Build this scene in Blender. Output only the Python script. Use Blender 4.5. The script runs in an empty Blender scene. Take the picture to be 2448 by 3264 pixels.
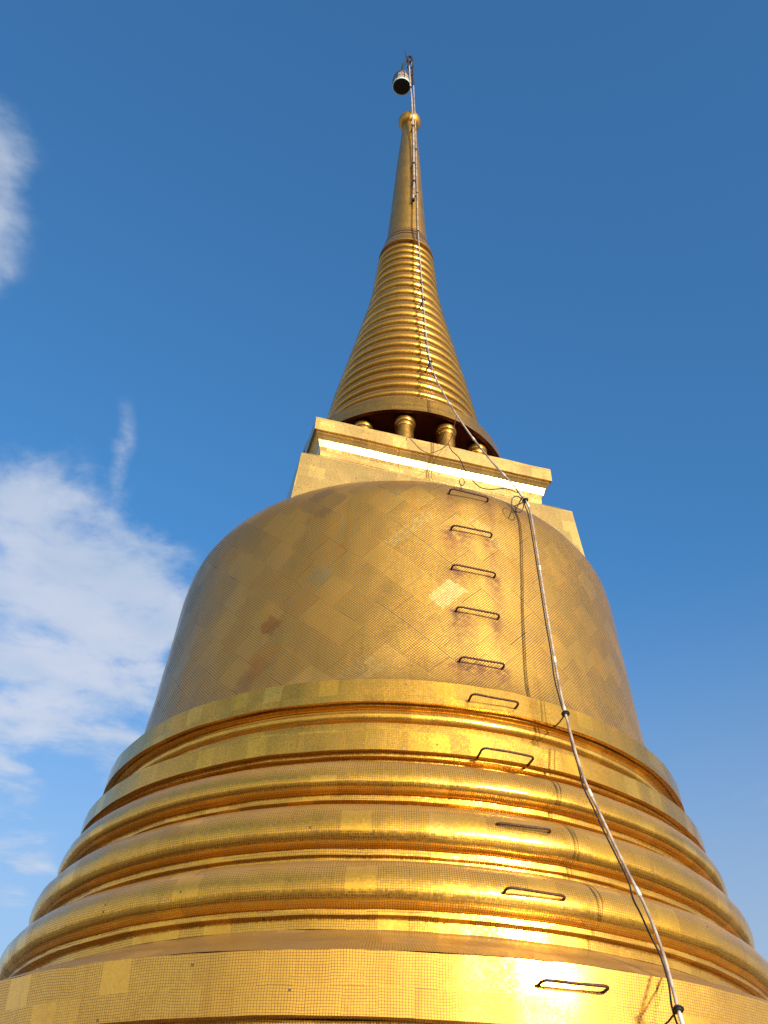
import bpy, bmesh, math, random
from mathutils import Vector, Matrix, noise

scene = bpy.context.scene
C = scene.collection
PI = math.pi
R = math.radians
D = 10.0            # the profile below is in units of ten metres
H0 = 1.6            # eye height over the terrace

# ------------------------------------------------------------------ camera
f_px = 3120.38
pitch, roll, yaw = 0.703911, 0.0387485, -0.021271
cp, sp = math.cos(pitch), math.sin(pitch)
fw = Vector((math.sin(yaw)*cp, math.cos(yaw)*cp, sp))
rt = Vector((math.cos(yaw), -math.sin(yaw), 0))
up = rt.cross(fw)
r2 = math.cos(roll)*rt + math.sin(roll)*up
u2 = -math.sin(roll)*rt + math.cos(roll)*up
cam = bpy.data.cameras.new('camera')
cam.sensor_fit = 'VERTICAL'
cam.sensor_height = 24.0
cam.lens = 24.0*f_px/3264.0
cam.clip_start = 0.05
cam.clip_end = 20000
co = bpy.data.objects.new('camera', cam)
C.objects.link(co)
m = Matrix((r2, u2, -fw)).transposed().to_4x4()
m.translation = Vector((0, -D, H0))
co.matrix_world = m
scene.camera = co

# ------------------------------------------------------------------ light
SUN_EL, SUN_AZ = R(13.0), R(33.5)       # azimuth from -Y towards +X
sdir = Vector((math.sin(SUN_AZ)*math.cos(SUN_EL), -math.cos(SUN_AZ)*math.cos(SUN_EL), math.sin(SUN_EL)))
sun = bpy.data.lights.new('sun', 'SUN')
sun.energy = 5.0
sun.angle = R(0.5)
sun.color = (1.0, 0.91, 0.76)
so = bpy.data.objects.new('sun', sun)
C.objects.link(so)
so.rotation_euler = sdir.to_track_quat('Z', 'Y').to_euler()

scene.view_settings.view_transform = 'Standard'
scene.view_settings.look = 'None'
scene.view_settings.gamma = 1.0
scene.view_settings.exposure = 0.60

# small node helper ---------------------------------------------------
class NT:
    def __init__(self, tree):
        self.t = tree; self.n = tree.nodes; self.l = tree.links
    def new(self, kind, **kw):
        nd = self.n.new(kind)
        for k, v in kw.items(): setattr(nd, k, v)
        return nd
    def put(self, sock, v):
        if isinstance(v, bpy.types.NodeSocket): self.l.new(v, sock)
        elif v is not None: sock.default_value = v
    def math(self, op, a, b=None, c=None, clamp=False):
        nd = self.new('ShaderNodeMath', operation=op, use_clamp=clamp)
        for i, v in enumerate((a, b, c)):
            if v is not None: self.put(nd.inputs[i], v)
        return nd.outputs[0]
    def vm(self, op, a, b=None, scale=None):
        nd = self.new('ShaderNodeVectorMath', operation=op)
        self.put(nd.inputs[0], a)
        if b is not None: self.put(nd.inputs[1], b)
        if scale is not None: self.put(nd.inputs['Scale'], scale)
        return nd.outputs['Value'] if op in ('DOT_PRODUCT', 'LENGTH', 'DISTANCE') else nd.outputs[0]
    def mix(self, f, a, b, blend='MIX'):
        nd = self.new('ShaderNodeMix', data_type='RGBA', blend_type=blend)
        self.put(nd.inputs[0], f); self.put(nd.inputs[6], a); self.put(nd.inputs[7], b)
        return nd.outputs[2]
    def ramp(self, v, a, b, smooth=True, lo=0.0, hi=1.0):
        nd = self.new('ShaderNodeMapRange', interpolation_type='SMOOTHSTEP' if smooth else 'LINEAR')
        self.put(nd.inputs[0], v); nd.inputs[1].default_value = a; nd.inputs[2].default_value = b
        nd.inputs[3].default_value = lo; nd.inputs[4].default_value = hi
        return nd.outputs[0]
    def noise(self, vec, scale, detail=3, rough=.5, color=False, dist=0.0):
        nd = self.new('ShaderNodeTexNoise')
        if vec is not None: self.put(nd.inputs['Vector'], vec)
        nd.inputs['Scale'].default_value = scale; nd.inputs['Detail'].default_value = detail
        nd.inputs['Roughness'].default_value = rough; nd.inputs['Distortion'].default_value = dist
        return nd.outputs['Color'] if color else nd.outputs[0]

def c4(r, g, b): return (r, g, b, 1.0)

# world: physical sky with clouds laid out by direction on a high plane
w = bpy.data.worlds.new('World')
scene.world = w
w.use_nodes = True
N = NT(w.node_tree)
N.n.clear()
sky = N.new('ShaderNodeTexSky', sky_type='NISHITA')
sky.sun_disc = False
sky.sun_elevation = SUN_EL
sky.sun_rotation = PI - SUN_AZ
sky.altitude = 60
sky.air_density = 1.0
sky.dust_density = 1.1
sky.ozone_density = 3.0
tc = N.new('ShaderNodeTexCoord')
dirv = N.vm('NORMALIZE', tc.outputs['Generated'])
sep = N.new('ShaderNodeSeparateXYZ'); N.l.new(dirv, sep.inputs[0])
zc = N.math('MAXIMUM', sep.outputs[2], 0.03)
comb = N.new('ShaderNodeCombineXYZ')
N.put(comb.inputs[0], N.math('DIVIDE', sep.outputs[0], zc)); N.put(comb.inputs[1], N.math('DIVIDE', sep.outputs[1], zc))
plane = comb.outputs[0]
# each cloud: direction, angular radius, weight
clouds = [((-.41, .455, .811), .066, 1.35), ((-.405, .50, .77), .058, 1.35), ((-.405, .54, .74), .045, .8),
          ((-.34, .735, .588), .065, 1.2), ((-.298, .770, .565), .075, 1.3), ((-.265, .790, .553), .055, 1.1),
          ((-.345, .775, .527), .065, 1.1), ((-.39, .742, .553), .080, 1.2), ((-.285, .805, .520), .060, 1.0),
          ((-.252, .823, .505), .045, .8), ((-.331, .831, .447), .050, .9), ((-.262, .855, .448), .048, 1.1),
          ((-.38, .814, .445), .060, .9), ((-.37, .852, .378), .045, 1.0), ((-.335, .885, .322), .035, .7),
          ((.345, .850, .398), .030, .26), ((.330, .860, .388), .022, .22),
          ((-.93, .05, .30), .38, 1.5), ((.93, .05, .30), .36, 1.5), ((-.80, -.55, .30), .38, 1.5), ((-.30, -.80, .55), .25, 1.0), ((.80, -.30, .55), .28, 1.0),  # from here on: unseen banks outside the view, added to whiten the gold's reflections
          ((-.75, .45, .25), .15, 1.2), ((.78, .42, .22), .15, 1.0)]
tot = None
warp = N.noise(plane, 3.2, 5, .55, color=True)
wd = N.vm('ADD', dirv, N.vm('SCALE', N.vm('SUBTRACT', warp, (.5, .5, .5)), scale=.07))
for c, rad, wt in clouds:
    dd = N.vm('DISTANCE', wd, tuple(Vector(c).normalized()))
    g = N.ramp(dd, 0.0, rad*1.6, True, wt*.8, 0.0)
    tot = g if tot is None else N.math('ADD', tot, g)
tot = N.math('MINIMUM', tot, 1.0)
fine = N.noise(plane, 4.4, 10, .60, dist=.2)
dens = N.math('ADD', tot, N.math('MULTIPLY', N.math('SUBTRACT', fine, .5), 3.8))
cmask = N.math('MULTIPLY', N.ramp(dens, .05, 1.25), N.ramp(tot, 0.0, .5))
# one thin upright wisp over the big cloud
w1, w2_ = Vector((-.268, .655, .706)).normalized(), Vector((-.283, .735, .616)).normalized()
wn_ = w1.cross(w2_).normalized(); wm = (w1+w2_).normalized(); wt_ = wm.cross(wn_)
wv = N.vm('ADD', dirv, N.vm('SCALE', N.vm('SUBTRACT', N.noise(plane, 9.0, 6, .6, color=True), (.5, .5, .5)), scale=.030))
across = N.math('ABSOLUTE', N.vm('DOT_PRODUCT', wv, tuple(wn_)))
along = N.math('ABSOLUTE', N.vm('DOT_PRODUCT', wv, tuple(wt_)))
wisp = N.math('MULTIPLY', N.ramp(across, 0, .013, True, 1, 0), N.ramp(along, .02, .060, True, 1, 0))
wisp = N.math('MULTIPLY', N.math('MULTIPLY', wisp, N.ramp(N.vm('DOT_PRODUCT', dirv, tuple(wm)), .9, .95)), N.ramp(N.noise(plane, 14, 6, .7), .3, .75, False, 0, .62))
cmask = N.math('MAXIMUM', cmask, wisp)
shade = N.noise(plane, 4.0, 4, .5)
ccol = N.mix(N.ramp(shade, .3, .7), c4(3.1, 3.6, 4.3), c4(4.2, 4.25, 4.7))
sunward = N.ramp(N.vm('DOT_PRODUCT', dirv, tuple(sdir)), .05, .8, False)
tint = N.mix(sunward, c4(.56, 1.03, 1.24), c4(1.20, .98, .70))
skyc = N.mix(1.0, sky.outputs[0], tint, 'MULTIPLY')
skyc = N.mix(1.0, skyc, c4(.04, .16, .42), 'ADD')
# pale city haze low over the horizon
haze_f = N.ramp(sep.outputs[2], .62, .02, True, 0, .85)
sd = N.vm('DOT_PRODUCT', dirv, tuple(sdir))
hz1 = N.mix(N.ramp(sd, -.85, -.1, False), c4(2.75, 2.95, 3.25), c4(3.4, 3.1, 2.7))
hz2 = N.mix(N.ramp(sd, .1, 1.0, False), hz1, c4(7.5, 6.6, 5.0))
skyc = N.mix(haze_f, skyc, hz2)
# haze glow round the low sun, added out of view to brighten the gold
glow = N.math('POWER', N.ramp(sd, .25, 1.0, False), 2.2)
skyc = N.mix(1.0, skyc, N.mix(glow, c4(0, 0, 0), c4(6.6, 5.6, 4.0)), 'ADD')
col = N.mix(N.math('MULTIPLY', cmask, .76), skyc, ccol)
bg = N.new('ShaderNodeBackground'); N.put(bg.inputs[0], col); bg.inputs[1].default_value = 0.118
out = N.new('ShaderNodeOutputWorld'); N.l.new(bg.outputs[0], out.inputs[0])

# ------------------------------------------------------------------ materials
def mat_base(name):
    mt = bpy.data.materials.new(name); mt.use_nodes = True
    n = NT(mt.node_tree); n.n.clear()
    o = n.new('ShaderNodeOutputMaterial'); b = n.new('ShaderNodeBsdfPrincipled')
    n.l.new(b.outputs[0], o.inputs[0])
    return mt, n, b

def gold(name, tw, th, rot=0.0, tilt=.09, sheet=(12, 12), sheet_tilt=.028, rough=.17, grout_w=.12,
         base=(.96, .53, .062), grout=(.035, .012, .003), grout_mix=.95, patch=.14, patches=(), dust0=.12, dust_k=.85, seam_k=.0, vary=.55, missing_t=.9997, fill=.35, coat=.30, dust_c=(.20, .138, .08)):
    mt, n, b = mat_base(name)
    uv = n.new('ShaderNodeUVMap'); uv.uv_map = 'UVMap'
    mp = n.new('ShaderNodeMapping'); mp.inputs['Rotation'].default_value = (0, 0, rot)
    n.l.new(uv.outputs[0], mp.inputs[0])
    v = mp.outputs[0]
    # slightly crooked courses
    wob = n.noise(v, 2.3, 3, .6, color=True)
    v = n.vm('ADD', v, n.vm('SCALE', n.vm('SUBTRACT', wob, (.5, .5, .5)), scale=.035))
    # sheets of tiles laid a little off each other
    vs = n.vm('DIVIDE', v, (tw*sheet[0], th*sheet[1], 1))
    sx = n.new('ShaderNodeSeparateXYZ'); n.l.new(vs, sx.inputs[0])
    row = n.math('FLOOR', sx.outputs[1])
    xo = n.math('ADD', sx.outputs[0], n.math('MULTIPLY', row, .37))
    colm = n.math('FLOOR', xo)
    cb = n.new('ShaderNodeCombineXYZ'); n.put(cb.inputs[0], colm); n.put(cb.inputs[1], row)
    wn = n.new('ShaderNodeTexWhiteNoise', noise_dimensions='2D'); n.l.new(cb.outputs[0], wn.inputs[0])
    sheet_c, sheet_v = wn.outputs['Color'], wn.outputs['Value']
    fx = n.math('FRACT', xo); fy = n.math('FRACT', sx.outputs[1])
    edge = n.math('MINIMUM', n.math('MINIMUM', fx, n.math('SUBTRACT', 1.0, fx)), n.math('MINIMUM', fy, n.math('SUBTRACT', 1.0, fy)))
    seam = n.ramp(n.math('ADD', edge, n.math('MULTIPLY', n.math('SUBTRACT', n.noise(v, 8, 3), .5), .03)), 0.0, .022, True, 1.0, 0.0)
    off = n.vm('MULTIPLY', n.vm('SUBTRACT', sheet_c, (.5, .5, .5)), (tw*.4, th*.4, 0))
    t = n.vm('DIVIDE', n.vm('ADD', v, off), (tw, th, 1))
    tid = n.vm('FLOOR', t); fr = n.vm('FRACTION', t)
    w2 = n.new('ShaderNodeTexWhiteNoise', noise_dimensions='2D'); n.l.new(tid, w2.inputs[0])
    tc_, tv = w2.outputs['Color'], w2.outputs['Value']
    s2 = n.new('ShaderNodeSeparateXYZ'); n.l.new(fr, s2.inputs[0])
    ex = n.math('MINIMUM', s2.outputs[0], n.math('SUBTRACT', 1.0, s2.outputs[0]))
    ey = n.math('MINIMUM', s2.outputs[1], n.math('SUBTRACT', 1.0, s2.outputs[1]))
    # joints of uneven width
    e = n.math('SUBTRACT', n.math('MINIMUM', ex, ey), n.math('MULTIPLY', n.noise(v, 60, 2), .06))
    g = n.ramp(e, 0.0, grout_w, True, 1.0, 0.0)
    # some sheets have joints filled flush with gold
    filled = n.ramp(sheet_v, 1-patch-.02, 1-patch+.02, True, 1.0, fill)
    missing = n.math('GREATER_THAN', tv, missing_t)
    gm = n.math('MULTIPLY', g, n.math('MULTIPLY', filled, grout_mix))
    gm = n.math('MAXIMUM', gm, n.math('MULTIPLY', missing, .9))
    gm = n.math('MAXIMUM', gm, n.math('MULTIPLY', seam, seam_k))
    # facet tilt of every little glass tile
    geo = n.new('ShaderNodeNewGeometry')
    p1 = n.vm('SCALE', n.vm('SUBTRACT', tc_, (.5, .5, .5)), scale=tilt)
    p2 = n.vm('SCALE', n.vm('SUBTRACT', sheet_c, (.5, .5, .5)), scale=sheet_tilt)
    big = n.noise(v, 1.6, 3, .55, color=True)
    p3 = n.vm('SCALE', n.vm('SUBTRACT', big, (.5, .5, .5)), scale=.05)
    nn = n.vm('NORMALIZE', n.vm('ADD', geo.outputs['Normal'], n.vm('ADD', p1, n.vm('ADD', p2, p3))))
    # colour: gold leaf ages sheet by sheet and tile by tile
    bc = n.mix(n.ramp(tv, 0, 1, False, 0, .55), c4(*base), c4(base[0]*.84, base[1]*.76, base[2]*.55))
    bc = n.mix(n.ramp(sheet_v, .0, .3, True, .45*vary, 0), bc, c4(base[0]*.74, base[1]*.66, base[2]*.5))
    bc = n.mix(n.ramp(sheet_v, 1-patch*.4, 1.0, True, 0, .55*vary), bc, c4(.86, .55, .15))
    dirt = n.noise(v, 3.1, 6, .62)
    bc = n.mix(n.ramp(dirt, .48, .78, True, 0, .5), bc, c4(base[0]*.66, base[1]*.5, base[2]*.3))
    # grime runs down in vertical streaks
    um = n.new('ShaderNodeMapping'); um.inputs['Scale'].default_value = (9, .7, 1); n.l.new(uv.outputs[0], um.inputs[0])
    run = n.noise(um.outputs[0], 1.0, 5, .6)
    bc = n.mix(n.ramp(run, .52, .8, True, 0, .42), bc, c4(base[0]*.5, base[1]*.40, base[2]*.25))
    st = n.new('ShaderNodeAttribute'); st.attribute_name = 'stain'
    stn = n.math('MULTIPLY', st.outputs['Fac'], n.ramp(n.noise(v, 14, 5, .65), .25, .62))
    bc = n.mix(n.math('MINIMUM', n.math('MULTIPLY', stn, 1.3), .95), bc, c4(.20, .065, .008))
    vt = n.vm('MULTIPLY', n.vm('ADD', tid, (.5, .5, 0)), (tw, th, 1))
    vt = n.vm('ADD', vt, n.vm('SCALE', n.vm('SUBTRACT', n.noise(vt, 22, 3, .6, color=True), (.5, .5, .5)), scale=.11))
    for (pu, pv, pw, ph, pc_, soft, k) in patches:
        sp_ = n.new('ShaderNodeSeparateXYZ'); n.put(sp_.inputs[0], n.vm('SUBTRACT', vt, (pu, pv, 0)))
        if soft:
            dd = n.vm('LENGTH', n.vm('DIVIDE', n.vm('SUBTRACT', vt, (pu, pv, 0)), (pw, ph, 1)))
            dd = n.math('ADD', dd, n.math('MULTIPLY', n.math('SUBTRACT', n.noise(v, 9, 3), .5), .8))
            pm = n.ramp(dd, .75, 1.0, True, k, 0)
        else:
            ax = n.math('DIVIDE', n.math('ABSOLUTE', sp_.outputs[0]), pw); ay = n.math('DIVIDE', n.math('ABSOLUTE', sp_.outputs[1]), ph)
            pm = n.math('MULTIPLY', n.math('LESS_THAN', n.math('MAXIMUM', ax, ay), 1.0), n.ramp(tv, 0, 1, False, k*.75, k))
        bc = n.mix(pm, bc, c4(*pc_))
    # grey-brown dust settled on whatever faces up
    sn = n.new('ShaderNodeSeparateXYZ'); n.l.new(geo.outputs['Normal'], sn.inputs[0])
    dust = n.math('MULTIPLY', n.ramp(sn.outputs[2], dust0, .80, False, 0, dust_k), n.ramp(n.noise(v, 2.2, 5, .6), .25, .7, True, .6, 1.0))
    bc = n.mix(dust, bc, c4(*dust_c))
    bc = n.mix(gm, bc, c4(*grout))
    n.put(b.inputs['Base Color'], bc)
    n.put(b.inputs['Metallic'], n.math('SUBTRACT', 1.0, n.math('MAXIMUM', n.math('MAXIMUM', n.math('MULTIPLY', gm, .75), n.math('MULTIPLY', dust, .9)), n.math('MINIMUM', n.math('MULTIPLY', stn, 1.2), .9))))
    b.inputs['Coat Weight'].default_value = coat
    b.inputs['Coat Roughness'].default_value = .11
    ro = n.math('ADD', rough, n.math('MULTIPLY', tv, .10))
    ro = n.math('ADD', ro, n.ramp(dirt, .45, .8, True, 0, .14))
    ro = n.math('ADD', ro, n.math('MULTIPLY', n.math('MAXIMUM', gm, dust), .3))
    n.put(b.inputs['Roughness'], ro)
    n.l.new(nn, b.inputs['Normal'])
    return mt

M = {}
# repairs on the dome: given as azimuth (deg) and height, laid along the slanted courses
BELL = [(.1300, .7120), (.1700, .7110), (.2000, .7080), (.2150, .7045), (.2260, .7005), (.2335, .6955), (.2390, .6895), (.2440, .6825), (.2480, .6755), (.2515, .6670), (.2540, .6560),
        (.2558, .6430), (.2572, .6300), (.2592, .6000), (.2612, .5750), (.2632, .5500), (.2650, .5250), (.2672, .5000), (.2698, .4750), (.2727, .4500), (.2775, .4300), (.2835, .4175)]
def bell_uv(az, z, rot=R(42)):
    zz = (z-H0)/D; v = 0.0
    for (r0, z0), (r1, z1) in zip(BELL, BELL[1:]):
        L = math.hypot(r1-r0, z1-z0)*D
        if z1 <= zz <= z0: v -= L*(z0-zz)/(z0-z1); break
        v -= L
    u = R(az)*.262*D
    return u*math.cos(rot)-v*math.sin(rot), u*math.sin(rot)+v*math.cos(rot)
PATCH_LIST = [(9.92, 6.905, .10, .17, (1.0, .74, .30), 0, .55), (-25.99, 6.648, .095, .085, (.52, .21, .025), 0, .9), (-28.0, 6.12, .09, .16, (.58, .25, .04), 0, .55),
              (-16.2, 7.14, .12, .14, (.62, .44, .14), 1, .7), (-3.0, 8.10, .08, .24, (.66, .46, .15), 1, .6), (6.0, 6.47, .16, .14, (.70, .38, .07), 0, .5),
              (-18.2, 8.17, .20, .20, (.42, .25, .07), 0, .6), (2.5, 7.70, .06, .30, (.92, .62, .18), 0, .35), (20.5, 7.75, .28, .05, (.92, .62, .18), 0, .3), (-8.0, 5.9, .12, .28, (.92, .60, .18), 0, .35)]
PATCHES = []
for az, z, pw, ph, pc_, soft, k in PATCH_LIST: PATCHES.append((*bell_uv(az, z), pw, ph, pc_, soft, k))
M['band'] = gold('gold mosaic band', .0135, .0155, tilt=.05)
M['torus'] = gold('gold mosaic moulding', .0170, .0170, tilt=.055, rough=.15)
M['drum'] = gold('gold mosaic base', .0175, .0160, tilt=.028, rough=.10, coat=.8)
M['bell'] = gold('gold mosaic bell', .0205, .0205, rot=R(42), tilt=.038, sheet=(14, 14), sheet_tilt=.022, seam_k=.75, vary=.42, missing_t=2.0, fill=.9, dust_k=.6, dust_c=(.20, .12, .05), rough=.32, grout_mix=1.0, patch=.25, grout=(.02, .007, .002),
                 grout_w=.23, base=(.82, .47, .080), patches=PATCHES)
M['block'] = gold('gold mosaic block', .0150, .0150, tilt=.030, base=(.96, .65, .21), grout_w=.15, patch=.2)
M['spire'] = gold('gold mosaic spire', .0165, .0165, base=(.72, .39, .05), rough=.22, tilt=.05, sheet=(30, 3))
M['cone'] = gold('gold cone', .0165, .0165, tilt=.05, rough=.34, grout_mix=.25, base=(.52, .295, .05))

def plain(name, col, rough=.5, metal=0.0, nz=.15, scale=20, col2=None, bump=0.0):
    mt, n, b = mat_base(name)
    tcn = n.new('ShaderNodeTexCoord')
    f = n.noise(tcn.outputs['Object'], scale, 5, .6)
    c2 = col2 or tuple(x*(1-nz*2) for x in col)
    n.put(b.inputs['Base Color'], n.mix(n.ramp(f, .35, .68), c4(*col), c4(*c2)))
    n.put(b.inputs['Roughness'], n.ramp(f, .2, .8, False, max(0, rough-.1), min(1, rough+.1)))
    b.inputs['Metallic'].default_value = metal
    if bump:
        bm_ = n.new('ShaderNodeBump'); bm_.inputs['Strength'].default_value = bump; bm_.inputs['Distance'].default_value = .004
        n.put(bm_.inputs['Height'], f); n.l.new(bm_.outputs[0], b.inputs['Normal'])
    return mt
M['rust'] = plain('rusty iron', (.085, .030, .014), .65, .35, scale=60, col2=(.03, .012, .008), bump=.6)
M['pipe'] = plain('weathered pipe', (.36, .30, .26), .5, .0, scale=9, col2=(.17, .12, .09), bump=.2)
M['joint'] = plain('pipe joint', (.55, .52, .48), .4, 0)
M['black'] = plain('black rubber', (.014, .010, .010), .55, 0, scale=30)
M['wire'] = plain('thin wire', (.07, .035, .02), .5, .3, scale=30)
M['dark'] = plain('dark painted steel', (.018, .020, .024), .45, .4, scale=30, col2=(.05, .03, .025))
M['lamp'] = plain('lamp housing', (.50, .42, .38), .4, .3, scale=30, col2=(.20, .12, .10))
M['rim'] = plain('lamp rim', (.62, .85, .76), .3, .1)
M['inside'] = plain('lamp inside', (.012, .006, .006), .7, 0)
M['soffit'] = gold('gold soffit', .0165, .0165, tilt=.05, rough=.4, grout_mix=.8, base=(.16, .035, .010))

# ------------------------------------------------------------------ object helpers
def link(name, me, mat=None, parent=None):
    o = bpy.data.objects.new(name, me); C.objects.link(o)
    if mat: me.materials.append(mat)
    if parent: o.parent = parent; o.matrix_parent_inverse = parent.matrix_world.inverted()
    return o
def empty(name, loc=(0, 0, 0)):
    o = bpy.data.objects.new(name, None); C.objects.link(o); o.location = loc
    o.matrix_world = Matrix.Translation(loc)
    return o
def tag(o, label=None, cat=None, group=None, kind=None):
    if label: o['label'] = label
    if cat: o['category'] = cat
    if group: o['group'] = group
    if kind: o['kind'] = kind
    return o

# feet of the ladder rungs: azimuth left/right (deg), z, radius left/right
RUNGS = [(11.40, 20.86, 8.271, 2.509, 2.504, .085, .075), (11.34, 20.52, 7.743, 2.577, 2.576, .070, .072),
         (11.02, 20.44, 7.224, 2.621, 2.620, .070, .065), (11.52, 20.27, 6.717, 2.656, 2.656, .075, .075),
         (11.61, 19.99, 6.152, 2.718, 2.717, .070, .080), (11.70, 19.53, 5.635, 2.974, 2.971, .092, .085),
         (12.05, 19.71, 5.076, 3.098, 3.108, .140, .115), (12.75, 19.81, 4.440, 3.274, 3.280, .085, .105),
         (12.34, 19.25, 3.907, 3.510, 3.489, .082, .080), (12.66, 18.52, 3.222, 3.985, 3.985, .078, .095)]
STAINS = []
for i, (a, b_, z, ra, rb, *_s) in enumerate(RUNGS):
    k = (.9, 1.0, .9, 1.0, 1.0, .5, .35, .35, .3, .3)[i]
    for az, rr in ((a, ra), (b_, rb)):
        STAINS.append((az, z, rr, .075, .30 if i < 5 else .12, k))
STAINS += [(13.5, 7.70, 2.57, .16, .22, .8), (12.5, 7.18, 2.62, .14, .20, .8), (13.0, 6.66, 2.65, .12, .35, .8), (14.0, 6.10, 2.71, .26, .16, 1.0), ((15.5), 6.15, 2.7, .16, .10, .8), (15.5, 6.70, 2.66, .10, .10, .35), (15.2, 7.2, 2.6, .10, .09, .4), (29.5, 8.38, 2.3, .06, .5, .7)]
def stain_at(az, z, r):
    s = 0.0
    for (a, zz, rr, wx, wz, k) in STAINS:
        du = R(az-a)*rr
        du += .05*(noise.noise(Vector((az*.3, z*3.1, 4.0))))
        if abs(du) > wx*3: continue
        dz = zz - z
        f = math.exp(-(du/wx)**2)
        f *= math.exp(-max(dz, 0)/wz) if dz > 0 else math.exp(-(dz/.03)**2)
        s = max(s, f*k)
    return s

def arc(p0, p1, bulge_dir, n=10):
    """quarter ellipse between two profile points; bulge_dir 'r' starts radially, 'z' starts vertically"""
    (ra, za), (rb, zb) = p0, p1
    pts = []
    for i in range(n+1):
        t = i/n*PI/2
        if bulge_dir == 'z': pts.append((rb+(ra-rb)*math.cos(t), za+(zb-za)*math.sin(t)))
        else: pts.append((ra+(rb-ra)*math.sin(t), zb+(za-zb)*math.cos(t)))
    return pts

def lathe(name, runs, mat, parent, seg=384, rref=None, wave=.0075, v0=0.0, stain=False, seed=0.0, sub=.06):
    """runs: list of smooth polylines [(r, z)...] in profile units; sharp edges between runs"""
    verts = []; faces = []; uvs = []; st = []; v = v0
    allr = [p[0] for rn in runs for p in rn]
    rr_ = (rref or sum(allr)/len(allr))*D
    for rn in runs:
        pts = [(r*D, z*D+H0) for r, z in rn]
        fine = [pts[0]]
        for a, b in zip(pts, pts[1:]):
            L = math.hypot(b[0]-a[0], b[1]-a[1]); k = max(1, int(math.ceil(L/sub)))
            for i in range(1, k+1): fine.append((a[0]+(b[0]-a[0])*i/k, a[1]+(b[1]-a[1])*i/k))
        base = len(verts); vv = []
        for j, (r, z) in enumerate(fine):
            if j: v -= math.hypot(r-fine[j-1][0], z-fine[j-1][1])
            vv.append(v)
            for i in range(seg+1):
                a = -PI + 2*PI*i/seg      # seam at the back; azimuth 0 faces the viewer (-Y)
                q = Vector((math.sin(a)*2.2*max(r, .4), math.cos(a)*2.2*max(r, .4), z*1.3+seed))
                d = wave*(noise.noise(q*.9) + .6*noise.noise(q*2.7))
                dz = wave*.8*noise.noise(q*1.1+Vector((9, 3, 1)))
                verts.append(((r+d)*math.sin(a), -(r+d)*math.cos(a), z+dz))
                st.append(stain_at(math.degrees(a), z, r) if stain and abs(math.degrees(a)) < 40 else 0.0)
        for j in range(len(fine)-1):
            for i in range(seg):
                a = base+j*(seg+1)+i; b = a+1; c = b+seg+1; d_ = a+seg+1
                faces.append((a, d_, c, b))
                ua, ub = -PI*rr_+2*PI*rr_*i/seg, -PI*rr_+2*PI*rr_*(i+1)/seg
                uvs += [(ua, vv[j]), (ua, vv[j+1]), (ub, vv[j+1]), (ub, vv[j])]
    me = bpy.data.meshes.new(name); me.from_pydata(verts, [], faces)
    ul = me.uv_layers.new(name='UVMap')
    for i, u in enumerate(uvs): ul.data[i].uv = u
    at = me.attributes.new('stain', 'FLOAT', 'POINT')
    at.data.foreach_set('value', st)
    me.polygons.foreach_set('use_smooth', [True]*len(faces))
    me.update()
    return link(name, me, mat, parent)

def tube(path, rad, seg=10, cap=True, bm=None):
    """round bar along a polyline"""
    own = bm is None
    if own: bm = bmesh.new()
    P = [Vector(p) for p in path]
    rads = rad if isinstance(rad, (list, tuple)) else [rad]*len(P)
    rings = []; prev = None
    for i, p in enumerate(P):
        t = (P[min(i+1, len(P)-1)]-P[max(i-1, 0)]).normalized()
        if prev is None:
            ref = Vector((0, 0, 1)) if abs(t.z) < .9 else Vector((1, 0, 0))
            nrm = t.cross(ref).normalized()
        else: nrm = (prev-t*prev.dot(t)).normalized()
        prev = nrm; bn = t.cross(nrm)
        rings.append([bm.verts.new(p+(nrm*math.cos(2*PI*k/seg)+bn*math.sin(2*PI*k/seg))*rads[i]) for k in range(seg)])
    for a, b in zip(rings, rings[1:]):
        for k in range(seg): bm.faces.new((a[k], a[(k+1) % seg], b[(k+1) % seg], b[k]))
    if cap:
        bm.faces.new(rings[0][::-1]); bm.faces.new(rings[-1])
    return bm
def bm_obj(name, bm, mat, parent=None, smooth=True):
    bmesh.ops.recalc_face_normals(bm, faces=bm.faces)
    me = bpy.data.meshes.new(name); bm.to_mesh(me); bm.free()
    if smooth:
        me.polygons.foreach_set('use_smooth', [True]*len(me.polygons))
        me.set_sharp_from_angle(angle=R(40))
    return link(name, me, mat, parent)
def spline(pts, n=6):
    """Catmull-Rom through the points"""
    P = [Vector(p) for p in pts]; out = []
    for i in range(len(P)-1):
        p0, p1, p2, p3 = P[max(i-1, 0)], P[i], P[i+1], P[min(i+2, len(P)-1)]
        for k in range(n):
            t = k/n
            out.append(.5*((2*p1)+(p2-p0)*t+(2*p0-5*p1+4*p2-p3)*t*t+(3*p1-p0-3*p2+p3)*t**3))
    out.append(P[-1]); return out
def turned(prof, seg=32, bm=None, loc=(0, 0, 0), rot=None):
    """solid of revolution about z from (r, z) pairs in metres"""
    if bm is None: bm = bmesh.new()
    rot = rot or Matrix.Identity(3); loc = Vector(loc); rings = []
    for r, z in prof:
        if r < 1e-5: rings.append([bm.verts.new(loc+rot@Vector((0, 0, z)))])
        else: rings.append([bm.verts.new(loc+rot@Vector((r*math.cos(2*PI*k/seg), r*math.sin(2*PI*k/seg), z))) for k in range(seg)])
    for a, b in zip(rings, rings[1:]):
        for k in range(seg):
            k2 = (k+1) % seg
            if len(a) == 1 and len(b) == 1: continue
            if len(a) == 1: bm.faces.new((a[0], b[k2], b[k]))
            elif len(b) == 1: bm.faces.new((a[k], a[k2], b[0]))
            else: bm.faces.new((a[k], a[k2], b[k2], b[k]))
    return bm

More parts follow.
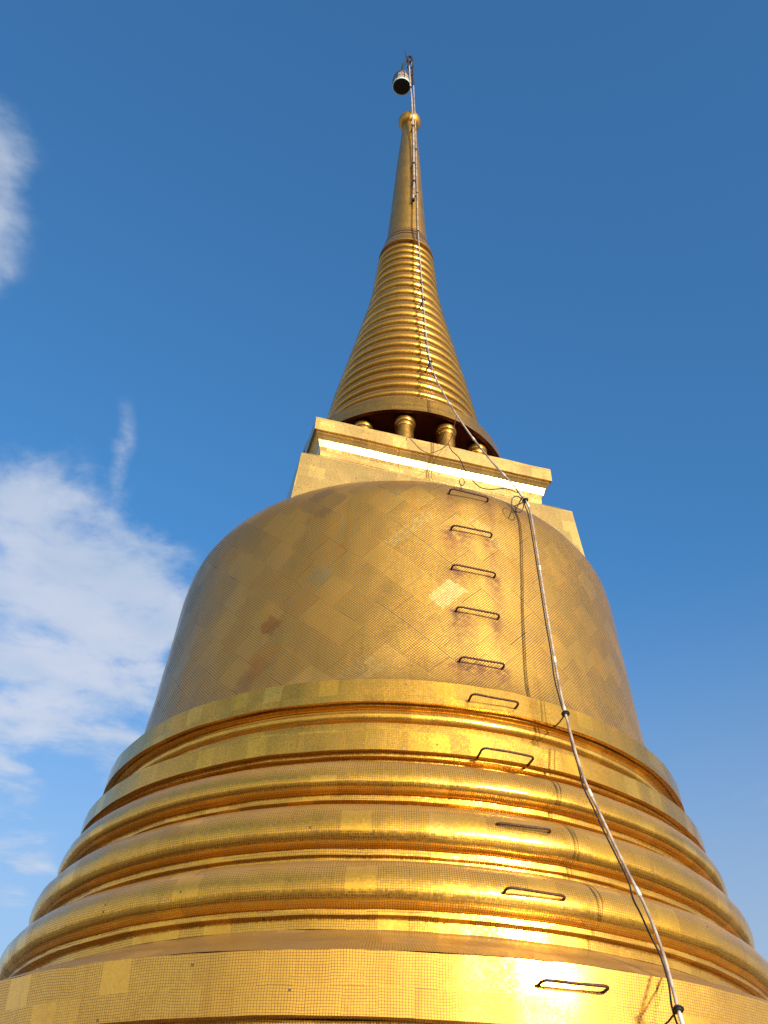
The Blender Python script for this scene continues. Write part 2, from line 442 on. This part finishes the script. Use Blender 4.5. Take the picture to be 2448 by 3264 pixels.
# ------------------------------------------------------------------ setting
bm = bmesh.new()
bmesh.ops.create_grid(bm, x_segments=8, y_segments=8, size=9000)
g = bm_obj('ground', bm, None, smooth=False); g.location = (0, 0, -75); tag(g, kind='structure')
mt, n, b = mat_base('city ground')
tcn = n.new('ShaderNodeTexCoord')
n.put(b.inputs['Base Color'], n.mix(n.ramp(n.noise(tcn.outputs['Object'], .01, 6), .4, .6), c4(.10, .12, .06), c4(.26, .22, .18)))
b.inputs['Roughness'].default_value = .9
g.data.materials.append(mt)
bm = bmesh.new()
turned([(15, -75), (16, -40), (15.3, -.5), (15.3, 0), (0, 0)], 96, bm)
t = bm_obj('terrace', bm, None); tag(t, kind='structure')
mt, n, b = mat_base('terrace tiles')
tcn = n.new('ShaderNodeTexCoord')
br = n.new('ShaderNodeTexBrick'); n.l.new(tcn.outputs['Object'], br.inputs[0])
br.offset = 0; br.inputs['Scale'].default_value = 1
br.inputs['Brick Width'].default_value = .3; br.inputs['Row Height'].default_value = .3; br.inputs['Mortar Size'].default_value = .006
br.inputs[1].default_value = c4(.08, .020, .010); br.inputs[2].default_value = c4(.06, .015, .008); br.inputs[3].default_value = c4(.08, .05, .035)
n.l.new(br.outputs[0], b.inputs['Base Color']); b.inputs['Roughness'].default_value = .6
t.data.materials.append(mt)

# ------------------------------------------------------------------ the stupa
S = empty('golden_stupa')
tag(S, 'huge golden mosaic stupa with round bell dome, square block and ringed tapering spire', 'stupa')

# foot of the tower, under the lowest band
lathe('base_plinth', [[(.388, .1398), (.388, .128)], [(.388, .128), (.408, .122)], [(.408, .122), (.408, .02)],
                      [(.408, .02), (.43, .012)], [(.43, .012), (.43, -.15)], [(.43, -.15), (.43, -.16)]], M['drum'], S, seed=1, v0=7.3)
lathe('base_band', [[(.3994, .1748), (.3970, .1400)], [(.3970, .1400), (.3880, .1398)]], M['drum'], S, rref=.398, seed=2, stain=True, sub=.03)
lathe('sloping_shelf', [[(.3376, .2053), (.3415, .2028), (.3560, .1965), (.3770, .1865), (.3994, .1748)]], M['torus'], S, rref=.37, seed=3, v0=1.7)

def torus_band(rt_in, zt, rmax, zmax, rlow, zlow, zf, rn, zn, seed, v0):
    """swelling moulding, the fillet under it, the soffit step and the recessed fillet below"""
    up_ = arc((rt_in, zt), (rmax, zmax), 'r', 12)
    lo_ = arc((rmax, zmax), (rlow, zlow), 'z', 12)
    lathe('torus_moulding', [up_+lo_[1:]], M['torus'], S, rref=rmax*.985, seed=seed, v0=v0, stain=True, sub=.03)
    lathe('fillet', [[(rlow, zlow), (rlow, zf)], [(rlow, zf), (rn, zf)], [(rn, zf), (rn, zn)]], M['torus'], S, rref=rlow, seed=seed, v0=v0+3)
torus_band(.3012, .3395, .3217, .3180, .3120, .3099, .3057, .3073, .3017, 4, .5)
torus_band(.3073, .3017, .3357, .2755, .3260, .2636, .2593, .3224, .2540, 5, .9)
torus_band(.3224, .2540, .3520, .2295, .3430, .2167, .2131, .3376, .2053, 6, 1.3)

lathe('collar_band', [[(.2870, .3645), (.3095, .3645)], [(.3095, .3645), (.3109, .3467)], [(.3109, .3467), (.3060, .3467)]], M['band'], S, rref=.31, seed=7, v0=2.1, sub=.03)
lathe('fillet', [[(.3060, .3467), (.3060, .3436)], [(.3060, .3436), (.3012, .3436)], [(.3012, .3436), (.3012, .3395)]], M['band'], S, rref=.304, seed=7, v0=5.1)
waist = [(.2880, .3930)]+arc((.2876, .3925), (.2892, .3890), 'r', 5)[1:]+arc((.2892, .3890), (.2850, .3834), 'z', 6)[1:]
lathe('waist_moulding', [[(.2927, .3960), (.2927, .3946)], [(.2927, .3946), (.2905, .3936), (.2880, .3930)], waist, [(.2850, .3834), (.2862, .3828)],
                         [(.2862, .3828), (.2870, .3770), (.2870, .3645)]], M['band'], S, rref=.289, seed=8, v0=2.8)
lathe('collar_band', [[(.2790, .4175), (.2958, .4175)], [(.2958, .4175), (.2978, .3960)], [(.2978, .3960), (.2927, .3960)]], M['band'], S, rref=.296, seed=9, v0=3.3, stain=True, sub=.03)

bell = BELL
def smooth_prof(p, n=4):
    q = spline([(a, b, 0) for a, b in p], n); return [(v.x, v.y) for v in q]
lathe('bell_dome', [smooth_prof(bell)], M['bell'], S, rref=.262, seed=10, seg=512, stain=True, wave=.006, sub=.05)

# square block ----------------------------------------------------
AL = 0.276638
U = Vector((math.cos(AL), math.sin(AL), 0)); V = Vector((-math.sin(AL), math.cos(AL), 0))
def square(name, runs, mat, parent, seed=0.0, v0=0.0, cap=None):
    verts = []; faces = []; uvs = []; v = v0
    for rn in runs:
        for (s0, z0), (s1, z1) in zip(rn, rn[1:]):
            L = math.hypot(s1-s0, z1-z0)*D
            k = max(1, int(L/.12)); 
            for side in range(4):
                a, o = [(U, -V), (V, U), (-U, V), (-V, -U)][side]
                nseg = 40; base = len(verts)
                for j in range(k+1):
                    s = (s0+(s1-s0)*j/k)*D; z = (z0+(z1-z0)*j/k)*D+H0
                    for i in range(nseg+1):
                        x = -1+2*i/nseg
                        p = a*(x*s)+o*s; p.z = z
                        e = 1-abs(x)**12
                        d = .009*noise.noise(p*2.3+Vector((0, 0, seed)))*e
                        dz = .005*noise.noise(p*1.1+Vector((5, seed, 0)))
                        verts.append(tuple(p+o*d+Vector((.011, 0, dz))))
                for j in range(k):
                    for i in range(nseg):
                        q = base+j*(nseg+1)+i
                        faces.append((q, q+nseg+1, q+nseg+2, q+1))
                        sa = (s0+s1)/2*D
                        ua, ub = sa*(-1+2*i/nseg)+side*7, sa*(-1+2*(i+1)/nseg)+side*7
                        va, vb = v-L*j/k, v-L*(j+1)/k
                        uvs += [(ua, va), (ua, vb), (ub, vb), (ub, va)]
            v -= L
    me = bpy.data.meshes.new(name); me.from_pydata(verts, [], faces)
    ul = me.uv_layers.new(name='UVMap')
    for i, u in enumerate(uvs): ul.data[i].uv = u
    me.update()
    o = link(name, me, mat, parent)
    return o
blk = square('square_block', [[(.1500, .7770), (.1648, .7611)], [(.1648, .7611), (.1712, .6850)]], M['block'], S, 1, .4)
square('block_neck', [[(.1393, .7965), (.1393, .7770)], [(.1393, .7770), (.1500, .7770)]], M['block'], blk, 2, 2.2)
square('cornice', [[(.06, .8378), (.1502, .8378)], [(.1502, .8378), (.1505, .8180)], [(.1505, .8180), (.1478, .8178)], [(.1478, .8178), (.1482, .8145)],
                   [(.1482, .8145), (.1466, .8130), (.1434, .8092)], [(.1434, .8092), (.1413, .8003)],
                   [(.1413, .8003), (.1393, .7965)]], M['block'], blk, 3, 3.1)

# colonnade -------------------------------------------------------
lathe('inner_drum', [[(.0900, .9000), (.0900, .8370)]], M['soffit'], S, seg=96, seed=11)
NC = 14
col_me = None
for k in range(NC):
    az = R(1.1+360/NC*k); rc = 1.225
    x, y, z0, z1 = rc*math.sin(az)+.011, -rc*math.cos(az), .8375*D+H0, .8980*D+H0
    hgt = z1-z0
    if col_me is None:
        def tmesh(prof, name):
            bm = turned(prof, 40)
            bmesh.ops.recalc_face_normals(bm, faces=bm.faces)
            me = bpy.data.meshes.new(name); bm.to_mesh(me); bm.free()
            ul = me.uv_layers.new(name='UVMap')
            for p in me.polygons:
                an = [math.atan2(me.vertices[v].co.y, me.vertices[v].co.x) for v in p.vertices]
                for li, vi, a in zip(p.loop_indices, p.vertices, an):
                    if max(an)-min(an) > PI and a < 0: a += 2*PI
                    ul.data[li].uv = (a*.115, me.vertices[vi].co.z)
            me.polygons.foreach_set('use_smooth', [True]*len(me.polygons)); me.set_sharp_from_angle(angle=R(35))
            me.materials.append(M['spire']); return me
        col_me = tmesh([(.135, 0), (.135, .05), (.119, .07), (.114, hgt-.155)], 'column')
        cap_me = tmesh([(.114, hgt-.155), (.120, hgt-.155), (.124, hgt-.145), (.124, hgt-.105), (.119, hgt-.10), (.124, hgt-.095), (.133, hgt-.085),
                        (.137, hgt-.07), (.137, hgt-.035), (.132, hgt-.028), (.126, hgt-.022), (.122, hgt)], 'capital')
    o = bpy.data.objects.new('column', col_me); C.objects.link(o); o.parent = S; o.location = (x, y, z0)
    c = bpy.data.objects.new('capital', cap_me); C.objects.link(c); c.parent = o

# spire -----------------------------------------------------------
def env(z):
    pts = [(.90, .1500), (.935, .1265), (.963, .1172), (1.00, .1103), (1.05, .1020), (1.10, .0925), (1.15, .0828), (1.20, .0733), (1.25, .0640), (1.30, .0562), (1.35, .0518),
           (1.395, .0483), (1.412, .0468)]
    for (a, ra), (b, rb) in zip(pts, pts[1:]):
        if z <= b: return ra+(rb-ra)*(z-a)/(b-a)
    return pts[-1][1]
lathe('spire', [[(.0350, 1.4140), (.0400, 1.34), (.0500, 1.26), (.0600, 1.19), (.0780, 1.10), (.0950, 1.00), (.1050, .9330), (.1100, .9180)]], M['spire'], S, seg=96, seed=12, wave=0)
SP = bpy.data.objects['spire']
rz = [.9420, .9633, .9857, 1.0048, 1.0267, 1.0477, 1.0700, 1.0917, 1.1138, 1.1360, 1.1585, 1.1831, 1.2069, 1.2297, 1.2561, 1.2806, 1.3029, 1.3229, 1.3426, 1.3608, 1.3794, 1.3954]
for i, z in enumerate(rz):
    lo = (rz[i-1]+z)/2 if i else z-.0105
    hi = (rz[i+1]+z)/2 if i < len(rz)-1 else z+.0088
    # each ring swells out and is undercut below
    prof = []
    for k in range(15):
        t = k/14; zz = hi+(lo-hi)*t
        x = 2*t-1
        dep = .0135*(.55+.45*env(z)/.12)
        sh = (max(0, 1-abs(x)**2.3))**.55
        prof.append((env(zz)-dep*(1-sh), zz))
    lathe('spire_ring', [prof], M['spire'], SP, seg=160, rref=env(z), seed=20+i, wave=.0025, v0=i*1.37, sub=.2)
lathe('spire_flange', [[(.1120, .9270), (.1390, .9235)], [(.1390, .9235), (.1436, .8976)]], M['spire'], SP, rref=.141, seed=13, wave=.005, sub=.04)
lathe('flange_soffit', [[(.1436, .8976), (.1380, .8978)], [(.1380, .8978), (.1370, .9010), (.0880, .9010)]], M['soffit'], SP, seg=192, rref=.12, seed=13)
lathe('spire_collar', [[(.0345, 1.4620), (.0368, 1.4600)], [(.0368, 1.4600), (.0386, 1.4500)], [(.0386, 1.4500), (.0378, 1.4495)],
                       [(.0390, 1.4470), (.0408, 1.4400)], [(.0408, 1.4400), (.0398, 1.4395)], [(.0412, 1.4370), (.0436, 1.4280), (.0456, 1.4180), (.0470, 1.4135)],
                       [(.0470, 1.4135), (.0470, 1.4105)], [(.0470, 1.4105), (.0415, 1.4100)]], M['spire'], SP, seg=128, rref=.04, seed=14, wave=.001)
lathe('spire_cone', [[(.0361, 1.4590), (.0338, 1.4900), (.0305, 1.5500), (.0272, 1.6200), (.0238, 1.6900), (.0200, 1.7600), (.0160, 1.8250), (.0133, 1.8700)]], M['cone'], SP, seg=96, rref=.03, seed=15, wave=.002)
bm = bmesh.new()
turned([(.2290*math.sin(PI*k/24), .2250*math.cos(PI*k/24)) for k in range(25)], 48, bm, (0, 0, 1.8843*D+H0))
fb = bm_obj('finial_ball', bm, M['cone'], SP)
fb.data.uv_layers.new(name='UVMap')
for l in fb.data.loops:
    c = fb.data.vertices[l.vertex_index].co
    fb.data.uv_layers[0].data[l.index].uv = (math.atan2(c.y, c.x)*.2, c.z)

# ladder rungs ----------------------------------------------------
for i, (a0, a1, z, ra, rb, sa, sb) in enumerate(RUNGS):
    def P(a, r, dz=0): return Vector((math.sin(R(a))*r, -math.cos(R(a))*r, z+dz))
    A, B = P(a0, ra-.02, -.012), P(a1, rb-.02, -.012)
    A2, B2 = P(a0, ra+sa, .002), P(a1, rb+sb, .002)
    path = [A, A.lerp(A2, .55)]
    dl = (B2-A2).normalized(); cr = .048
    for k in range(6):
        t = k/5; path.append(A2.lerp(A, cr/(A2-A).length)*(1-t)**2+2*t*(1-t)*A2+(A2+dl*cr)*t*t)
    mid = (A2+B2)/2+Vector((random.Random(i).uniform(-.003, .003), 0, random.Random(i+9).uniform(-.004, .004)))
    path.append(mid)
    for k in range(6):
        t = k/5; path.append((B2-dl*cr)*(1-t)**2+2*t*(1-t)*B2+B2.lerp(B, cr/(B2-B).length)*t*t)
    path += [B2.lerp(B, .6), B]
    bm_obj('ladder_rung', tube(path, .0096, 10), M['rust'], S)

# ------------------------------------------------------------------ pipe up the whole tower
PIPE = [(1.700, -3.95, 2.75), (1.688, -3.85, 3.042), (1.682, -3.817, 3.125), (1.688, -3.707, 3.382), (1.682, -3.658, 3.503), (1.668, -3.598, 3.659), (1.636, -3.545, 3.837), (1.588, -3.50, 3.99),
        (1.545, -3.436, 4.176), (1.496, -3.363, 4.4), (1.445, -3.285, 4.634), (1.413, -3.240, 4.769), (1.385, -3.148, 5.026), (1.375, -3.035, 5.323), (1.370, -2.968, 5.481), (1.360, -2.905, 5.71),
        (1.355, -2.862, 5.888), (1.350, -2.795, 6.217), (1.346, -2.727, 6.525), (1.342, -2.654, 6.874), (1.340, -2.570, 7.267), (1.340, -2.500, 7.579), (1.335, -2.415, 8.027), (1.322, -2.383, 8.191),
        (1.297, -2.373, 8.28), (1.248, -2.360, 8.377), (1.177, -2.325, 8.562), (1.054, -2.265, 8.80), (.841, -2.128, 9.332), (.684, -1.952, 9.857), (.575, -1.779, 10.328), (.463, -1.597, 10.822),
        (.394, -1.398, 11.322), (.362, -1.245, 11.707), (.338, -1.140, 12.044), (.309, -1.037, 12.497), (.286, -.934, 13.135), (.272, -.877, 13.509), (.252, -.795, 14.058), (.230, -.710, 14.609),
        (.203, -.605, 15.364), (.185, -.536, 15.852), (.178, -.490, 16.199), (.165, -.405, 17.231), (.149, -.330, 18.071), (.137, -.285, 18.647), (.129, -.262, 19.292), (.109, -.256, 20.178),
        (.080, -.258, 20.861), (.060, -.263, 21.574), (.035, -.268, 22.127), (.012, -.270, 22.50)]
PP = spline(PIPE, 5)
pipe = empty('conduit_pipe', (1.70, -3.95, 2.75))
tag(pipe, 'long pale grey conduit pipe climbing the right side of the stupa to the spire tip', 'pipe')
nP = len(PP)
for _ in range(14):
    PP = [PP[0]]+[(PP[i-1]+2*PP[i]+PP[i+1])/4 for i in range(1, nP-1)]+[PP[-1]]
bm_obj('pipe', tube(PP, [.0110 if p.z < 9 else .0100 for p in PP], 12), M['pipe'], pipe)
for idx in (7, 32, 52, 71, 83, 100, 116, 124, 133, 141, 150, 158, 166, 190, 215, 235):
    if idx+1 < nP:
        a, b_ = PP[idx], PP[idx+1]; d = (b_-a).normalized()
        bm_obj('pipe_joint', tube([a-d*.035, a+d*.035], .0138 if a.z < 9 else .0128, 12), M['joint'], pipe)
def clamp(p, foot, name='clamp', r=.034, s=.006):
    p = Vector(p); foot = Vector(foot)
    i = min(range(nP), key=lambda k: (PP[k]-p).length); c = PP[i]
    d = (PP[min(i+1, nP-1)]-PP[max(i-1, 0)]).normalized()
    bm = tube([c-d*.014, c+d*.014], r*.78, 14)
    tube([c-d*.003, c+d*.003], r, 14, bm=bm)
    o = (foot-c).normalized()
    tube([c+o*r*.7, c.lerp(foot, .5)+Vector((0, 0, -.01)), foot+o*.03], s, 8, bm=bm)
    return bm_obj(name, bm, M['black'], pipe)
clamp((1.682, -3.817, 3.125), (1.600, -3.630, 3.06))
clamp((1.370, -2.968, 5.481), (1.330, -2.655, 5.545))
clamp((1.297, -2.373, 8.28), (1.225, -2.130, 8.42))
clamp((.362, -1.245, 11.707), (.300, -.990, 11.80), r=.028, s=.011)
clamp((.272, -.877, 13.509), (.215, -.66, 13.60), r=.028, s=.012)
clamp((.252, -.795, 14.058), (.18, -.56, 14.10), r=.024)
clamp((.185, -.536, 15.852), (.12, -.40, 15.55), r=.024)
clamp((.165, -.405, 17.231), (.09, -.27, 17.20), r=.026, s=.010)
clamp((.137, -.285, 18.9), (.05, -.14, 18.9), r=.026, s=.010)

# black cable tied along the pipe, in front of the mouldings
CAB = [(1.700, -3.90, 2.80), (1.668, -3.815, 3.04), (1.662, -3.770, 3.153), (1.690, -3.667, 3.314), (1.680, -3.598, 3.493), (1.648, -3.561, 3.613), (1.619, -3.514, 3.756), (1.592, -3.47, 3.871), (1.588, -3.425, 3.995),
       (1.553, -3.377, 4.151), (1.486, -3.299, 4.409), (1.450, -3.240, 4.587), (1.406, -3.182, 4.772), (1.400, -3.096, 4.978), (1.386, -3.0, 5.219), (1.386, -2.915, 5.48), (1.366, -2.87, 5.60),
       (1.355, -2.83, 5.741), (1.340, -2.79, 5.931), (1.340, -2.73, 6.264), (1.334, -2.66, 6.574), (1.331, -2.59, 6.926), (1.330, -2.50, 7.327), (1.328, -2.43, 7.64), (1.318, -2.345, 8.095), (1.296, -2.328, 8.23),
       (1.262, -2.315, 8.40), (1.08, -2.215, 8.84), (.87, -2.10, 9.30), (.70, -1.925, 9.86), (.59, -1.75, 10.35), (.480, -1.57, 10.83)]
CAB += [(x-.020, y-.004, z) for x, y, z in PIPE if 11.0 < z < 19.5]
cab = bm_obj('black_cable', tube(spline(CAB, 6), .0065, 8), M['black'])
tag(cab, 'slack black cable hanging just left of the pale conduit pipe from spire to base', 'cable')

# thin slack wires over the square block
def wire(name, paths, r, label, mat='wire'):
    bm = bmesh.new()
    for p in paths: tube(spline(p, 6), r, 6, bm=bm)
    return tag(bm_obj(name, bm, M[mat]), label, 'wire')
wire('slack_wire', [[(.05, -1.62, 9.85), (.08, -1.713, 9.81), (.14, -1.744, 9.703), (.22, -1.788, 9.545), (.293, -1.799, 9.482), (.33, -1.794, 9.477), (.423, -1.743, 9.57), (.501, -1.684, 9.681), (.554, -1.635, 9.80)],
                    [(.69, -1.36, 10.59), (.659, -1.43, 10.374), (.621, -1.52, 10.077), (.554, -1.635, 9.80)]], .0045,
     'thin dark wire drooping in a shallow loop between two short columns above the block')
wire('sagging_wire', [[(.554, -1.640, 9.80), (.593, -1.69, 9.629), (.672, -1.76, 9.446), (.73, -1.912, 9.085), (.782, -2.061, 8.833), (.853, -2.166, 8.636), (.954, -2.22, 8.56), (1.109, -2.28, 8.52), (1.240, -2.350, 8.40)]], .0055,
     'thin black wire sagging from the columns down across the cornice to the pipe clamp', 'black')
def loop(c, rx, rz, nrm, tail):
    c = Vector(c); n_ = Vector(nrm).normalized(); x = n_.cross(Vector((0, 0, 1))).normalized(); y = x.cross(n_)
    pts = [c+x*rx*math.cos(a)+y*rz*math.sin(a) for a in [R(-70)-2*PI*k/20 for k in range(21)]]
    return [Vector(tail)]+pts
wl = bm_obj('wire_loop', tube(loop((1.205, -2.400, 8.205), .070, .095, (.4, -1, -.2), (1.262, -2.345, 8.34)), .006, 8), M['black'])
tag(wl, 'big loose black cable loop hanging beside the pipe clamp at the dome shoulder', 'cable loop')
wl = bm_obj('wire_eye', tube(loop((.640, -2.42, 8.475), .028, .040, (.3, -1, -.2), (.640, -2.30, 8.43)), .005, 8), M['rust'])
tag(wl, 'small rusty ring standing on the dome above the topmost rung', 'ring')

# ------------------------------------------------------------------ mast on the tip
mast = empty('lightning_mast', (.099, -.386, 17.031))
tag(mast, 'thin pale pole with a dark bracket head and needle spike above the golden ball', 'mast')
T1 = [(.099, -.386, 17.031), (.106, -.351, 17.669), (.097, -.322, 18.332), (.083, -.300, 19.220), (.060, -.295, 19.990), (.027, -.299, 20.895), (-.009, -.300, 21.496), (-.037, -.298, 22.259)]
T1[0] = (.099, -.372, 17.031)
bm_obj('pole', tube(spline(T1, 6), [.019]*25+[.017]*18, 12), M['pipe'], mast)
for z, x, y in ((17.04, .099, -.372), (17.67, .106, -.351), (18.33, .097, -.322), (19.75, .068, -.296), (21.30, .003, -.300)):
    bm = tube([(x, y, z-.025), (x, y, z+.025)], .030, 12)
    if z < 20: tube([(x, y, z), (x*.4, y*.55, z+.02)], .012, 8, bm=bm)
    bm_obj('pole_clamp', bm, M['dark'], mast)
bm = tube(spline([(-.045, -.29, 22.10), (-.06, -.26, 22.55), (-.07, -.22, 22.83)], 5), .022, 10)
tube(spline([(.055, -.268, 21.50), (.040, -.268, 22.05), (.035, -.26, 22.45), (.018, -.245, 22.72), (-.02, -.235, 22.83), (-.075, -.225, 22.84)], 6), .024, 10, bm=bm)
tube([(-.07, -.23, 22.60), (.03, -.26, 22.52)], .030, 8, bm=bm)
tube([(-.08, -.23, 22.35), (.035, -.262, 22.25)], .016, 8, bm=bm)
tube([(-.06, -.28, 21.95), (.05, -.268, 21.90)], .018, 8, bm=bm)
bm_obj('bracket_head', bm, M['dark'], mast)
bm_obj('needle', tube([(-.088, -.215, 22.78), (-.118, -.205, 22.98), (-.150, -.20, 23.25)], [.016, .010, .003], 8), M['dark'], mast)

lamp = empty('hanging_lamp', (-.185, -.20, 21.56))
tag(lamp, 'round bell shaped lamp with pale rim hanging mouth down from the mast head', 'lamp')
lx, ly, lz = -.185, -.200, 21.56
bm_obj('lamp_shade', turned([(.178, 0), (.180, .08), (.174, .20), (.158, .31), (.128, .40), (.085, .46), (.060, .50), (.055, .60), (.030, .66), (0, .67)], 40, None, (lx, ly, lz)), M['lamp'], lamp)
bm_obj('rim', turned([(.176, .012), (.190, .012), (.192, -.012), (.186, -.020), (.176, -.016), (.174, .0), (.176, .012)], 48, None, (lx, ly, lz)), M['rim'], lamp)
bm_obj('mouth', turned([(.173, -.004), (.10, .02), (0, .03)], 40, None, (lx, ly, lz)), M['inside'], lamp)
bm = bmesh.new()
for k in range(8):
    a = 2*PI*k/8+.3
    pr = [(.196, .03), (.190, .20), (.172, .32), (.138, .43), (.080, .52)]
    tube([(lx+r*math.cos(a), ly+r*math.sin(a), lz+z) for r, z in pr], .007, 6, bm=bm)
for r, z in ((.192, .15), (.178, .30), (.138, .43)):
    tube([(lx+r*math.cos(2*PI*k/24), ly+r*math.sin(2*PI*k/24), lz+z) for k in range(25)], .006, 6, bm=bm, cap=False)
bm_obj('wire_guard', bm, M['dark'], lamp)
bm_obj('hanger', tube(spline([(lx, ly, lz+.64), (-.17, -.21, 22.48), (-.11, -.225, 22.66), (-.075, -.23, 22.80)], 5), .024, 10), M['dark'], lamp)
